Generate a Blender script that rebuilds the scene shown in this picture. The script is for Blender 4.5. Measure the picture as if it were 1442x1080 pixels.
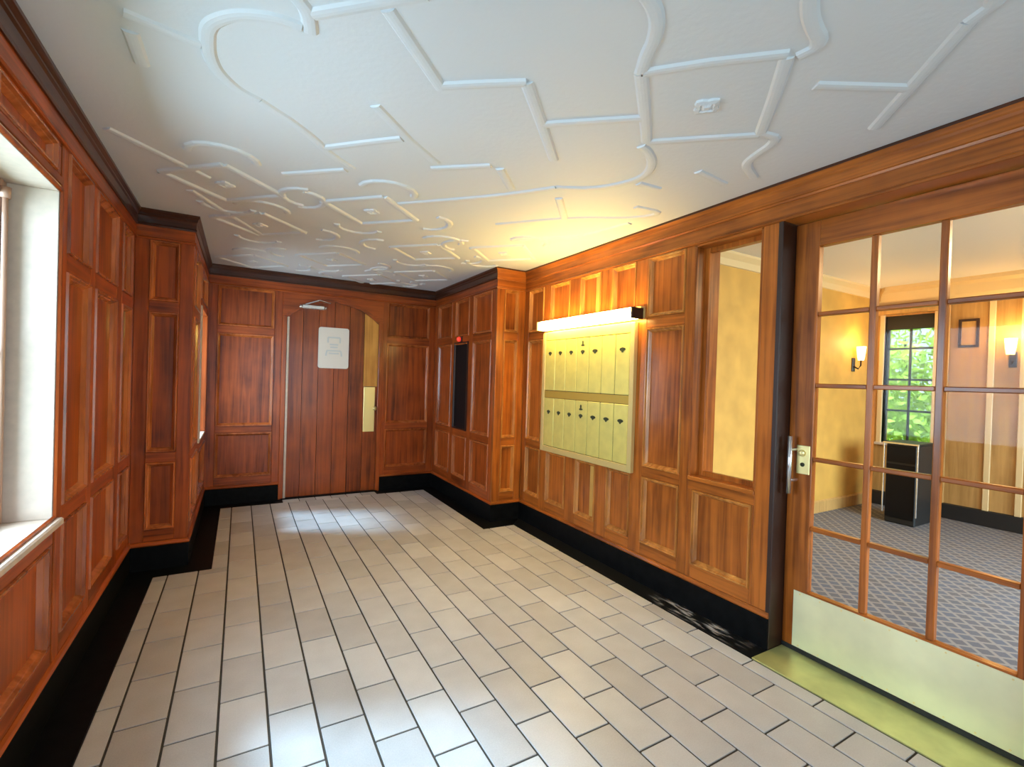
import bpy, math, random
from mathutils import Matrix, Vector
random.seed(7)
for o in list(bpy.data.objects): bpy.data.objects.remove(o)
scene = bpy.context.scene
COL = scene.collection

# ------------------------------------------------------------------ camera
XL, XR, YB, ZC = -0.627, 2.439, 5.668, 2.45        # hall walls and ceiling
XLR, XRR, YPL, YPR = -0.299, 2.123, 4.010, 4.025   # recess walls and pier fronts
YF = -1.30                                         # wall behind the camera
cd = bpy.data.cameras.new('camera'); cam = bpy.data.objects.new('camera', cd); COL.objects.link(cam)
cd.sensor_fit = 'HORIZONTAL'; cd.sensor_width = 36.0; cd.lens = 36.0*665.77/1442.0; cd.clip_start = 0.02
r = Vector((0.86667582, -0.49787965, 0.03144641)); u = Vector((-0.02266913, 0.02366582, 0.99946288)); f = Vector((0.49835643, 0.86692317, -0.00922409))
cam.matrix_world = Matrix(((r.x,u.x,-f.x,0),(r.y,u.y,-f.y,0),(r.z,u.z,-f.z,1.3825),(0,0,0,1)))
scene.camera = cam

# ------------------------------------------------------------------ world, sun, daylight, fill, exposure
scene.view_settings.view_transform = 'Standard'; scene.view_settings.look = 'None'
scene.view_settings.gamma = 1.0; scene.view_settings.use_curve_mapping = False
scene.view_settings.exposure = 0.2
w = bpy.data.worlds.new('sky'); scene.world = w; w.use_nodes = True
w.node_tree.nodes['Background'].inputs[0].default_value = (0.72, 0.86, 1.0, 1)
w.node_tree.nodes['Background'].inputs[1].default_value = 1.2

def sun_light(direction, strength, colour, angle):
    l = bpy.data.lights.new('sun', 'SUN'); l.energy = strength; l.color = colour; l.angle = math.radians(angle)
    o = bpy.data.objects.new('sun', l); COL.objects.link(o)
    o.rotation_euler = Vector(direction).to_track_quat('-Z', 'Y').to_euler(); o.location = (-6, 6, 9)
sun_light((0.64, -0.27, -0.72), 7.5, (0.40, 0.67, 1.0), 10)

def area(name, loc, direction, sx, sy, power, colour):
    l = bpy.data.lights.new(name, 'AREA'); l.shape = 'RECTANGLE'; l.size = sx; l.size_y = sy
    l.energy = power; l.color = colour
    o = bpy.data.objects.new(name, l); COL.objects.link(o); o.location = loc
    o.rotation_euler = Vector(direction).to_track_quat('-Z', 'Y').to_euler()
    return o
area('fill_entrance', (0.9, YF-0.30, 1.15), (0, 1, 0.05), 2.0, 2.1, 56, (0.56, 0.78, 1.0))  # general frontal fill, set outside the assumed entrance
area('daylight_left_window', (XL-0.75, 1.88, 1.62), (1, 0, -0.12), 1.5, 1.5, 110, (0.58, 0.79, 1.0))
area('daylight_recess_window', (XLR-0.40, 5.14, 1.33), (1, 0, 0), 0.7, 1.05, 24, (0.62, 0.80, 1.0))
area('lobby_carpet_fill', (4.6, -1.95, 1.75), (0, 1, -0.42), 2.6, 1.7, 150, (0.66, 0.85, 1.0)).data.spread = math.radians(95)  # aimed fill beam for the carpet, outside the added south window

# ------------------------------------------------------------------ materials
def new_mat(name):
    m = bpy.data.materials.new(name); m.use_nodes = True
    nt = m.node_tree; b = nt.nodes['Principled BSDF']
    return m, nt, b
def node(nt, t, **kw):
    n = nt.nodes.new(t)
    for k, v in kw.items(): setattr(n, k, v)
    return n
def plain(name, col, rough=0.5, metal=0.0, bump=0.0, bscale=60, spec=0.5, var=0.0):
    m, nt, b = new_mat(name)
    b.inputs['Base Color'].default_value = (*col, 1); b.inputs['Roughness'].default_value = rough
    b.inputs['Metallic'].default_value = metal; b.inputs['Specular IOR Level'].default_value = spec
    geo = node(nt, 'ShaderNodeNewGeometry'); nz = node(nt, 'ShaderNodeTexNoise')
    nz.inputs['Scale'].default_value = bscale; nz.inputs['Detail'].default_value = 4
    nt.links.new(geo.outputs['Position'], nz.inputs['Vector'])
    if bump:
        bp = node(nt, 'ShaderNodeBump'); bp.inputs['Strength'].default_value = bump; bp.inputs['Distance'].default_value = 0.004
        nt.links.new(nz.outputs['Fac'], bp.inputs['Height']); nt.links.new(bp.outputs['Normal'], b.inputs['Normal'])
    if var:
        mx = node(nt, 'ShaderNodeMixRGB'); mx.blend_type = 'MULTIPLY'; mx.inputs[0].default_value = 1
        mx.inputs[1].default_value = (*col, 1)
        rp = node(nt, 'ShaderNodeMapRange'); rp.inputs[1].default_value = .3; rp.inputs[2].default_value = .7
        rp.inputs[3].default_value = 1-var; rp.inputs[4].default_value = 1+var
        nt.links.new(nz.outputs['Fac'], rp.inputs[0]); nt.links.new(rp.outputs[0], mx.inputs[2]); nt.links.new(mx.outputs[0], b.inputs['Base Color'])
    return m
def wood(name, dark, light, scale, rough=0.30, coat=0.12):
    m, nt, b = new_mat(name)
    geo = node(nt, 'ShaderNodeNewGeometry'); oi = node(nt, 'ShaderNodeObjectInfo')
    off = node(nt, 'ShaderNodeVectorMath', operation='ADD'); sc = node(nt, 'ShaderNodeVectorMath', operation='MULTIPLY')
    ml = node(nt, 'ShaderNodeMath', operation='MULTIPLY'); ml.inputs[1].default_value = 13.0
    nt.links.new(oi.outputs['Random'], ml.inputs[0])
    nt.links.new(geo.outputs['Position'], off.inputs[0]); nt.links.new(ml.outputs[0], off.inputs[1])
    nt.links.new(off.outputs[0], sc.inputs[0]); sc.inputs[1].default_value = scale
    n1 = node(nt, 'ShaderNodeTexNoise'); n1.inputs['Scale'].default_value = 1.0; n1.inputs['Detail'].default_value = 7; n1.inputs['Distortion'].default_value = 0.6
    nt.links.new(sc.outputs[0], n1.inputs['Vector'])
    n2 = node(nt, 'ShaderNodeTexNoise'); n2.inputs['Scale'].default_value = 4.0; n2.inputs['Detail'].default_value = 3
    nt.links.new(off.outputs[0], n2.inputs['Vector'])
    ad = node(nt, 'ShaderNodeMath', operation='ADD'); nt.links.new(n1.outputs['Fac'], ad.inputs[0])
    m2 = node(nt, 'ShaderNodeMath', operation='MULTIPLY'); m2.inputs[1].default_value = 0.5; nt.links.new(n2.outputs['Fac'], m2.inputs[0]); nt.links.new(m2.outputs[0], ad.inputs[1])
    m3 = node(nt, 'ShaderNodeMath', operation='MULTIPLY_ADD'); m3.inputs[1].default_value = 0.16; nt.links.new(oi.outputs['Random'], m3.inputs[0]); nt.links.new(ad.outputs[0], m3.inputs[2])
    cr = node(nt, 'ShaderNodeValToRGB'); cr.color_ramp.elements[0].position = 0.45; cr.color_ramp.elements[1].position = 1.12
    cr.color_ramp.elements[0].color = (*dark, 1); cr.color_ramp.elements[1].color = (*light, 1)
    nt.links.new(m3.outputs[0], cr.inputs[0]); nt.links.new(cr.outputs[0], b.inputs['Base Color'])
    bp = node(nt, 'ShaderNodeBump'); bp.inputs['Strength'].default_value = 0.12; bp.inputs['Distance'].default_value = 0.002
    nt.links.new(n1.outputs['Fac'], bp.inputs['Height']); nt.links.new(bp.outputs['Normal'], b.inputs['Normal'])
    b.inputs['Roughness'].default_value = rough; b.inputs['Specular IOR Level'].default_value = 0.35
    b.inputs['Coat Weight'].default_value = coat; b.inputs['Coat Roughness'].default_value = 0.12
    return m
WD, WL = (0.070, 0.009, 0.0015), (0.46, 0.090, 0.012)
M = {}
M['wood_v'] = wood('oak_vertical', WD, WL, (34, 34, 1.6))
M['wood_h'] = wood('oak_horizontal', WD, WL, (1.6, 1.6, 40))
GD, GL = (0.10, 0.018, 0.002), (0.53, 0.142, 0.018)  # same oak with yellow lamp light painted into its colour
M['gold_v'] = wood('oak_warm_lit_vertical', GD, GL, (34, 34, 1.6)); M['gold_h'] = wood('oak_warm_lit_horizontal', GD, GL, (1.6, 1.6, 40))
M['wood_b'] = wood('oak_bead_highlight', (0.15, 0.026, 0.006), (0.58, 0.16, 0.04), (20, 20, 3), 0.22, 0.4)  # bead edges lightened: specular highlights painted into the colour
M['gold_b'] = wood('oak_bead_highlight_warm', (0.22, 0.058, 0.010), (0.70, 0.27, 0.055), (20, 20, 3), 0.22, 0.4)  # painted bead highlight plus yellow lamp light in the colour
M['crown_dark'] = wood('dark_crown', (0.022, 0.005, 0.002), (0.085, 0.022, 0.007), (1.6, 1.6, 40), 0.3, 0.3)  # crown mouldings coloured darker than the wall wood
M['wood_door'] = wood('oak_door', (0.065, 0.009, 0.0015), (0.42, 0.088, 0.012), (30, 30, 1.2))
M['wood_gold'] = wood('golden_strip', (0.48, 0.19, 0.03), (0.82, 0.42, 0.09), (34, 34, 1.6))
M['lobby_wood'] = wood('lobby_oak', (0.34, 0.17, 0.05), (0.58, 0.33, 0.11), (30, 30, 1.5), 0.4, 0.1)
M['plaster'] = plain('ceiling_plaster', (0.74, 0.755, 0.78), 0.6, bump=0.25, bscale=45, spec=0.3)
M['reveal'] = plain('pale_reveal', (0.62, 0.50, 0.40), 0.55, bump=0.1, bscale=30, var=0.06)
M['black'] = plain('black_marble', (0.006, 0.006, 0.006), 0.45, spec=0.06, var=0.3, bscale=18)
M['grout'] = plain('dark_grout', (0.06, 0.045, 0.03), 0.9, bump=0.3, bscale=200)
M['lobby_paint'] = plain('lobby_gold_paint', (0.62, 0.33, 0.065), 0.6, var=0.12, bscale=5)
M['lobby_ceiling'] = plain('lobby_ceiling_paint', (0.82, 0.80, 0.78), 0.6)
M['cream'] = plain('cream_trim', (0.76, 0.55, 0.28), 0.45)
M['brass'] = plain('satin_brass', (0.95, 0.78, 0.34), 0.38, metal=0.6, bump=0.05, bscale=25)
M['kick'] = plain('kick_plate_brass', (0.92, 0.87, 0.54), 0.42, metal=0.4, var=0.1, bscale=4)
M['mail'] = plain('mailbox_brass', (0.80, 0.68, 0.18), 0.38, metal=0.3, var=0.06, bscale=14)
M['mail_dark'] = plain('mailbox_rail', (0.55, 0.36, 0.06), 0.4, metal=0.4)
M['mail_edge'] = plain('mailbox_edge', (0.74, 0.54, 0.20), 0.4, metal=0.3)
M['chrome'] = plain('pale_steel', (0.80, 0.78, 0.76), 0.25, metal=0.9)
M['dark'] = plain('dark_wood', (0.035, 0.012, 0.006), 0.4)
M['keyhole'] = plain('keyhole_black', (0.03, 0.035, 0.01), 0.5)
M['ink'] = plain('pale_blue_print', (0.76, 0.83, 0.86), 0.8)
M['paper'] = plain('notice_paper', (0.95, 0.94, 0.90), 0.7)
M['blackglass'] = plain('black_glass', (0.004, 0.004, 0.005), 0.5, spec=0.2)
M['threshold'] = plain('threshold_brass', (0.62, 0.60, 0.22), 0.36, metal=0.5, var=0.2, bscale=5)
M['leaf'] = plain('leaf_green', (0.55, 0.70, 0.06), 0.6, var=0.5, bscale=3)
M['bark'] = plain('bark', (0.12, 0.08, 0.05), 0.9, bump=0.5)
M['grass'] = plain('lawn', (0.20, 0.32, 0.06), 0.9, var=0.3, bscale=6)
M['iron'] = plain('black_iron', (0.012, 0.012, 0.012), 0.5)
M['render'] = plain('outer_render', (0.45, 0.43, 0.40), 0.9, var=0.1, bscale=5)
M['sash'] = plain('sash_wood', (0.42, 0.25, 0.17), 0.35)

def emis(name, col, s, base=None):
    m, nt, b = new_mat(name); b.inputs['Base Color'].default_value = (*(base or col), 1)
    b.inputs['Emission Color'].default_value = (*col, 1); b.inputs['Emission Strength'].default_value = s
    return m
M['tube'] = emis('lit_diffuser', (1.0, 0.72, 0.20), 36.0)
M['red'] = emis('red_lamp', (1.0, 0.06, 0.03), 0.8, (0.6, 0.05, 0.04))
M['shade'] = emis('lit_shade', (1.0, 0.66, 0.22), 7.0)
M['fill_lamp'] = emis('lit_opal_glass', (1.0, 0.80, 0.52), 6.0)  # glow of the added lobby lamp

def glass():
    m, nt, b = new_mat('window_glass'); out = nt.nodes['Material Output']; nt.nodes.remove(b)
    tr = node(nt, 'ShaderNodeBsdfTransparent'); gl = node(nt, 'ShaderNodeBsdfGlossy'); gl.inputs['Roughness'].default_value = 0.02
    tr.inputs[0].default_value = (0.97, 0.98, 0.97, 1)
    fr = node(nt, 'ShaderNodeFresnel'); fr.inputs['IOR'].default_value = 1.22
    mx = node(nt, 'ShaderNodeMixShader'); 
    ge = node(nt, 'ShaderNodeNewGeometry'); iv = node(nt, 'ShaderNodeMath', operation='SUBTRACT'); iv.inputs[0].default_value = 1.0; nt.links.new(ge.outputs['Backfacing'], iv.inputs[1])
    mf = node(nt, 'ShaderNodeMath', operation='MULTIPLY'); nt.links.new(fr.outputs[0], mf.inputs[0]); nt.links.new(iv.outputs[0], mf.inputs[1])
    nt.links.new(mf.outputs[0], mx.inputs[0]); nt.links.new(tr.outputs[0], mx.inputs[1]); nt.links.new(gl.outputs[0], mx.inputs[2])
    nt.links.new(mx.outputs[0], out.inputs[0]); return m
M['glass'] = glass()

def tile_mat():
    m, nt, b = new_mat('floor_tile')
    oi = node(nt, 'ShaderNodeObjectInfo'); geo = node(nt, 'ShaderNodeNewGeometry')
    n1 = node(nt, 'ShaderNodeTexNoise'); n1.inputs['Scale'].default_value = 190; n1.inputs['Detail'].default_value = 3
    n2 = node(nt, 'ShaderNodeTexNoise'); n2.inputs['Scale'].default_value = 7; n2.inputs['Detail'].default_value = 4
    nt.links.new(geo.outputs['Position'], n1.inputs['Vector']); nt.links.new(geo.outputs['Position'], n2.inputs['Vector'])
    cr = node(nt, 'ShaderNodeValToRGB'); cr.color_ramp.elements[0].position = .2; cr.color_ramp.elements[1].position = .8
    cr.color_ramp.elements[0].color = (0.41, 0.37, 0.33, 1); cr.color_ramp.elements[1].color = (0.66, 0.62, 0.57, 1)
    a1 = node(nt, 'ShaderNodeMath', operation='MULTIPLY_ADD'); a1.inputs[1].default_value = .35; nt.links.new(n1.outputs['Fac'], a1.inputs[0])
    a2 = node(nt, 'ShaderNodeMath', operation='MULTIPLY_ADD'); a2.inputs[1].default_value = .35; nt.links.new(n2.outputs['Fac'], a2.inputs[0])
    a3 = node(nt, 'ShaderNodeMath', operation='MULTIPLY'); a3.inputs[1].default_value = .32; nt.links.new(oi.outputs['Random'], a3.inputs[0])
    nt.links.new(a3.outputs[0], a2.inputs[2]); nt.links.new(a2.outputs[0], a1.inputs[2])
    nt.links.new(a1.outputs[0], cr.inputs[0]); nt.links.new(cr.outputs[0], b.inputs['Base Color'])
    bp = node(nt, 'ShaderNodeBump'); bp.inputs['Strength'].default_value = .12; bp.inputs['Distance'].default_value = .002
    nt.links.new(n1.outputs['Fac'], bp.inputs['Height']); nt.links.new(bp.outputs['Normal'], b.inputs['Normal'])
    b.inputs['Roughness'].default_value = .42
    return m
M['tile'] = tile_mat()

def carpet_mat():
    m, nt, b = new_mat('lobby_carpet')
    geo = node(nt, 'ShaderNodeNewGeometry'); mp = node(nt, 'ShaderNodeMapping'); mp.inputs['Rotation'].default_value = (0, 0, math.radians(45))
    nt.links.new(geo.outputs['Position'], mp.inputs['Vector'])
    bk = node(nt, 'ShaderNodeTexBrick'); bk.offset = 0.0; bk.inputs['Scale'].default_value = 1.0
    bk.inputs['Brick Width'].default_value = .075; bk.inputs['Row Height'].default_value = .075; bk.inputs['Mortar Size'].default_value = .010
    bk.inputs['Color1'].default_value = (0.10, 0.11, 0.15, 1); bk.inputs['Color2'].default_value = (0.11, 0.10, 0.11, 1); bk.inputs['Mortar'].default_value = (0.24, 0.22, 0.21, 1)
    nt.links.new(mp.outputs[0], bk.inputs['Vector']); nt.links.new(bk.outputs[0], b.inputs['Base Color'])
    b.inputs['Roughness'].default_value = .75
    return m
M['carpet'] = carpet_mat()

def scuffed_black():
    m, nt, b = new_mat('scuffed_black_marble')
    geo = node(nt, 'ShaderNodeNewGeometry'); mp = node(nt, 'ShaderNodeMapping'); mp.inputs['Scale'].default_value = (46, 9, 30)
    nt.links.new(geo.outputs['Position'], mp.inputs['Vector'])
    nz = node(nt, 'ShaderNodeTexNoise'); nz.inputs['Scale'].default_value = 1; nz.inputs['Detail'].default_value = 5; nt.links.new(mp.outputs[0], nz.inputs['Vector'])
    sx = node(nt, 'ShaderNodeSeparateXYZ'); nt.links.new(geo.outputs['Position'], sx.inputs[0])
    def bump1(out, c, wd):
        s = node(nt, 'ShaderNodeMath', operation='SUBTRACT'); s.inputs[1].default_value = c; nt.links.new(out, s.inputs[0])
        a = node(nt, 'ShaderNodeMath', operation='ABSOLUTE'); nt.links.new(s.outputs[0], a.inputs[0])
        q = node(nt, 'ShaderNodeMapRange'); q.inputs[1].default_value = wd*.5; q.inputs[2].default_value = wd; q.inputs[3].default_value = 1; q.inputs[4].default_value = 0
        nt.links.new(a.outputs[0], q.inputs[0]); return q.outputs[0]
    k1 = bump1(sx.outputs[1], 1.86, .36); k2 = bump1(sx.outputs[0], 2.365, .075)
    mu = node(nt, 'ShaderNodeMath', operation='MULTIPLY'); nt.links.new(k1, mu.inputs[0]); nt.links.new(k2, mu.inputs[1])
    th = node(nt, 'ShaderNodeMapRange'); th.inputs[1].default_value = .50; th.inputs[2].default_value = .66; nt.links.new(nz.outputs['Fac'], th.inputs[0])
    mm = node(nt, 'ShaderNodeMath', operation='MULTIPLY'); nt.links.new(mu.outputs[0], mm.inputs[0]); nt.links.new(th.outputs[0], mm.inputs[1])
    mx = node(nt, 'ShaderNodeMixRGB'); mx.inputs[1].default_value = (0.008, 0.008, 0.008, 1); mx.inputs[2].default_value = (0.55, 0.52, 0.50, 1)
    nt.links.new(mm.outputs[0], mx.inputs[0]); nt.links.new(mx.outputs[0], b.inputs['Base Color'])
    b.inputs['Roughness'].default_value = .3; b.inputs['Specular IOR Level'].default_value = .35
    return m
M['scuffed'] = scuffed_black()

# ------------------------------------------------------------------ mesh helpers
def wloc(o):
    v = Vector((0, 0, 0))
    while o is not None: v += o.location; o = o.parent
    return v
WARM_LIT = False  # switches to the oak coloured as lit by yellow light
def mesh_obj(name, verts, faces, mat, parent=None, smooth=False, base=False):
    if WARM_LIT and mat in ('wood_v', 'wood_h', 'wood_b'): mat = 'gold' + mat[4:]
    xs = [v[0] for v in verts]; ys = [v[1] for v in verts]; zs = [v[2] for v in verts]
    c = Vector(((min(xs)+max(xs))/2, (min(ys)+max(ys))/2, min(zs) if base else (min(zs)+max(zs))/2))
    me = bpy.data.meshes.new(name); me.from_pydata([(v[0]-c.x, v[1]-c.y, v[2]-c.z) for v in verts], [], faces)
    me.materials.append(M[mat]); me.validate()
    if smooth:
        for p in me.polygons: p.use_smooth = True
    o = bpy.data.objects.new(name, me); COL.objects.link(o)
    o.location = c - (wloc(parent) if parent else Vector((0, 0, 0)))
    if parent: o.parent = parent
    return o
def tag(o, label, cat=None, group=None, kind=None):
    o['label'] = label
    if cat: o['category'] = cat
    if group: o['group'] = group
    if kind: o['kind'] = kind
    return o
def empty(name, loc, label, cat, group=None, kind=None):
    o = bpy.data.objects.new(name, None); COL.objects.link(o); o.location = loc; o.empty_display_size = .1
    return tag(o, label, cat, group, kind)
def cbox_geo(x0, x1, y0, y1, z0, z1, b):
    """chamfered box: 24 vertices, 26 faces"""
    if b <= 0:
        v = [(x, y, z) for z in (z0, z1) for y in (y0, y1) for x in (x0, x1)]
        return v, [(0,2,3,1),(4,5,7,6),(0,1,5,4),(2,6,7,3),(0,4,6,2),(1,3,7,5)]
    b = min(b, (x1-x0)*.45, (y1-y0)*.45, (z1-z0)*.45)
    V = []; idx = {}
    X = (x0, x1); Y = (y0, y1); Z = (z0, z1)
    for i in (0, 1):
        for j in (0, 1):
            for k in (0, 1):
                sx, sy, sz = (1-2*i)*b, (1-2*j)*b, (1-2*k)*b
                for a, p in (('x', (X[i], Y[j]+sy, Z[k]+sz)), ('y', (X[i]+sx, Y[j], Z[k]+sz)), ('z', (X[i]+sx, Y[j]+sy, Z[k]))):
                    idx[(i, j, k, a)] = len(V); V.append(p)
    F = []
    g = lambda i, j, k, a: idx[(i, j, k, a)]
    for i in (0, 1):
        q = [g(i,0,0,'x'), g(i,1,0,'x'), g(i,1,1,'x'), g(i,0,1,'x')]; F.append(tuple(q if i else q[::-1]))
        q = [g(0,i,0,'y'), g(0,i,1,'y'), g(1,i,1,'y'), g(1,i,0,'y')]; F.append(tuple(q if i else q[::-1]))
        q = [g(0,0,i,'z'), g(1,0,i,'z'), g(1,1,i,'z'), g(0,1,i,'z')]; F.append(tuple(q if i else q[::-1]))
    for j in (0, 1):
        for k in (0, 1):
            q = [g(0,j,k,'y'), g(1,j,k,'y'), g(1,j,k,'z'), g(0,j,k,'z')]; F.append(tuple(q if (j ^ k) else q[::-1]))
            q = [g(j,0,k,'z'), g(j,1,k,'z'), g(j,1,k,'x'), g(j,0,k,'x')]; F.append(tuple(q[::-1] if not (j ^ k) == 1 else q))
            q = [g(j,k,0,'x'), g(j,k,1,'x'), g(j,k,1,'y'), g(j,k,0,'y')]; F.append(tuple(q if (j ^ k) else q[::-1]))
    for i in (0, 1):
        for j in (0, 1):
            for k in (0, 1):
                q = [g(i,j,k,'x'), g(i,j,k,'y'), g(i,j,k,'z')]; F.append(tuple(q if (i+j+k) % 2 else q[::-1]))
    return V, F
def box(name, x0, x1, y0, y1, z0, z1, mat, parent=None, b=0.003, base=False):
    x0, x1 = sorted((x0, x1)); y0, y1 = sorted((y0, y1)); z0, z1 = sorted((z0, z1))
    v, f_ = cbox_geo(x0, x1, y0, y1, z0, z1, b)
    return mesh_obj(name, v, f_, mat, parent, base=base)
def boxes(name, lst, mat, parent=None):
    V, F = [], []
    for (x0, x1, y0, y1, z0, z1) in lst:
        v, f_ = cbox_geo(*sorted((x0, x1)), *sorted((y0, y1)), *sorted((z0, z1)), 0)
        F += [tuple(i+len(V) for i in q) for q in f_]; V += v
    return mesh_obj(name, V, F, mat, parent)
class Frame:
    """a wall plane: p(u, z, d) -> world, d towards the room"""
    def __init__(s, axis, pos, sign): s.axis, s.pos, s.sign = axis, pos, sign
    def p(s, u_, z, d):
        q = s.pos + s.sign*d
        return (q, u_, z) if s.axis == 'x' else (u_, q, z)
    def box(s, name, u0, u1, z0, z1, d0, d1, mat, parent, b=0.003):
        a = s.p(u0, z0, d0); c = s.p(u1, z1, d1)
        return box(name, a[0], c[0], a[1], c[1], a[2], c[2], mat, parent, b)
    def sweep(s, name, u0, u1, s0, s1, prof, mat, parent):
        n = len(prof); V = [s.p(u0+s0*d, z, d) for d, z in prof] + [s.p(u1+s1*d, z, d) for d, z in prof]
        F = [(i, (i+1) % n, n+(i+1) % n, n+i) for i in range(n)] + [tuple(range(n))[::-1], tuple(range(n, 2*n))]
        return mesh_obj(name, V, F, mat, parent)
    def ring(s, name, u0, u1, z0, z1, prof, mat, parent):
        V, F = [], []
        for o, d in prof:
            V += [s.p(u0+o, z0+o, d), s.p(u1-o, z0+o, d), s.p(u1-o, z1-o, d), s.p(u0+o, z1-o, d)]
        for k in range(len(prof)-1):
            for i in range(4):
                j = (i+1) % 4; F.append((4*k+i, 4*k+j, 4*k+4+j, 4*k+4+i))
        return mesh_obj(name, V, F, mat, parent)
def tube_geo(pts, rad, n=8, cap=True):
    V, F = [], []; P = [Vector(p) for p in pts]
    for i, p in enumerate(P):
        t = (P[min(i+1, len(P)-1)] - P[max(i-1, 0)]).normalized()
        a = t.orthogonal().normalized() if abs(t.z) > .9 else t.cross(Vector((0, 0, 1))).normalized()
        c = t.cross(a); rr = rad[i] if isinstance(rad, (list, tuple)) else rad
        for k in range(n):
            an = 2*math.pi*k/n; V.append(tuple(p + a*math.cos(an)*rr + c*math.sin(an)*rr))
    for i in range(len(P)-1):
        for k in range(n):
            F.append((i*n+k, i*n+(k+1) % n, (i+1)*n+(k+1) % n, (i+1)*n+k))
    if cap: F += [tuple(range(n))[::-1], tuple(range((len(P)-1)*n, len(P)*n))]
    return V, F
def tube(name, pts, rad, mat, parent=None, n=8):
    v, f_ = tube_geo(pts, rad, n); return mesh_obj(name, v, f_, mat, parent, smooth=n > 8)
def prism(name, poly, axis, a0, a1, mat, parent=None):
    """extrude a 2D polygon; axis 'y': poly=(x,z); axis 'x': poly=(y,z); axis 'z': poly=(x,y)"""
    def P(q, a): return (q[0], a, q[1]) if axis == 'y' else ((a, q[0], q[1]) if axis == 'x' else (q[0], q[1], a))
    n = len(poly); V = [P(q, a0) for q in poly] + [P(q, a1) for q in poly]
    F = [(i, (i+1) % n, n+(i+1) % n, n+i) for i in range(n)] + [tuple(range(n))[::-1], tuple(range(n, 2*n))]
    return mesh_obj(name, V, F, mat, parent)

# ------------------------------------------------------------------ heights of the panelling
Z_BASE, Z_BR, Z_C0, Z_C1, Z_M0, Z_M1, Z_T0, Z_T1 = 0.165, 0.275, 0.735, 0.805, 1.765, 1.840, 2.250, 2.345
ROWS = [(Z_BR, Z_C0), (Z_C1, Z_M0), (Z_M1, Z_T0)]
CROWN = [(0, Z_T1-.004), (.010, Z_T1-.004), (.014, Z_T1+.006), (.009, Z_T1+.014), (.011, 2.403), (.018, 2.412), (.018, 2.420), (.026, 2.432), (.030, 2.436), (.030, ZC), (0, ZC)]
TOPBEAD = [(0, Z_T0), (.008, Z_T0+.001), (.012, Z_T0+.009), (.008, Z_T0+.017), (.003, Z_T0+.020), (.003, Z_T1), (0, Z_T1)]
SKIRT = [(-.03, 0), (.010, 0), (.010, Z_BASE-.008), (.004, Z_BASE), (-.03, Z_BASE)]
BASEMOULD = [(-.03, Z_BASE), (.012, Z_BASE), (.016, Z_BASE+.008), (.010, Z_BASE+.020), (.002, Z_BASE+.028), (-.03, Z_BASE+.028)]
BW = 0.1526
BORDER = [(0, -.02), (BW, -.02), (BW, 0.0005), (0, 0.0005)]
BEAD = [(0, -.001), (.003, .008), (.011, .008), (.016, -.004), (.020, -.006), (.030, -.0225)]

def panel_block(fr, wall, cols, rows, mat_p='wood_v'):
    for (a, c) in cols:
        for (z0, z1) in rows:
            p = fr.box('panel', a-.01, c+.01, z0-.01, z1+.01, -.034, -.023, mat_p, wall, 0)
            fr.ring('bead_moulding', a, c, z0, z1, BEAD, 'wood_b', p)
def stile(fr, wall, a, c, z0=Z_BASE+.028, z1=Z_T0+.02): fr.box('stile', a, c, z0, z1, -.034, 0, 'wood_v', wall, .0025)
def rail(fr, wall, a, c, z0, z1): fr.box('rail', a, c, z0, z1, -.034, 0, 'wood_h', wall, .0025)
def rails(fr, wall, a, c, zs=None):
    for z0, z1 in (zs or [(Z_BASE+.028, Z_BR), (Z_C0, Z_C1), (Z_M0, Z_M1)]): rail(fr, wall, a, c, z0, z1)
def trims(fr, wall, a, c, s0, s1, gaps=()):
    fr.sweep('crown_moulding', a, c, s0, s1, CROWN, 'wood_h' if WARM_LIT else 'crown_dark', wall)
    if WARM_LIT: fr.sweep('crown_fillet', a, c, s0, s1, [(0, 2.437), (.033, 2.437), (.033, 2.4495), (0, 2.4495)], 'crown_dark', wall)
    fr.sweep('frieze', a, c, s0, s1, TOPBEAD, 'wood_h', wall)
    cuts = [a] + [v for g in gaps for v in g] + [c]
    for k in range(0, len(cuts), 2):
        q0, q1 = cuts[k], cuts[k+1]
        t0 = s0 if k == 0 else 0; t1 = s1 if k+2 >= len(cuts) else 0
        sk = fr.sweep('skirting', q0, q1, t0, t1, SKIRT, 'black', wall); sk['label'] = 'black stone skirting'
        fr.sweep('base_moulding', q0, q1, t0, t1, BASEMOULD, 'wood_h', wall)

# ------------------------------------------------------------------ floor of the hall
floor = boxes('floor', [(XL-.2, 2.66, YF-.2, YB+.2, -.20, -.005)], 'grout')
tag(floor, 'hall floor of beige rectangular tiles with a black border', 'floor', kind='structure')
TW, TL, T0X, T0Y = 0.1722, 0.3345, -0.390, 2.272
x_l, x_r, y_s = XL+BW, XR-BW, YPL-BW
x_l2, x_r2, y_b = XLR+BW, XRR-BW, YB-BW
tile_meshes = {}
def tile_at(x0, x1, y0, y1, name='tile'):
    key = (round(x1-x0, 4), round(y1-y0, 4))
    if key not in tile_meshes:
        v, f_ = cbox_geo(-key[0]/2, key[0]/2, -key[1]/2, key[1]/2, -.012, 0, .0016)
        me = bpy.data.meshes.new('tile'); me.from_pydata(v, [], f_); me.materials.append(M['tile']); tile_meshes[key] = me
    o = bpy.data.objects.new(name, tile_meshes[key]); COL.objects.link(o); o.parent = floor
    o.location = Vector(((x0+x1)/2, (y0+y1)/2, 0)) - floor.location
spare = []
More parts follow.
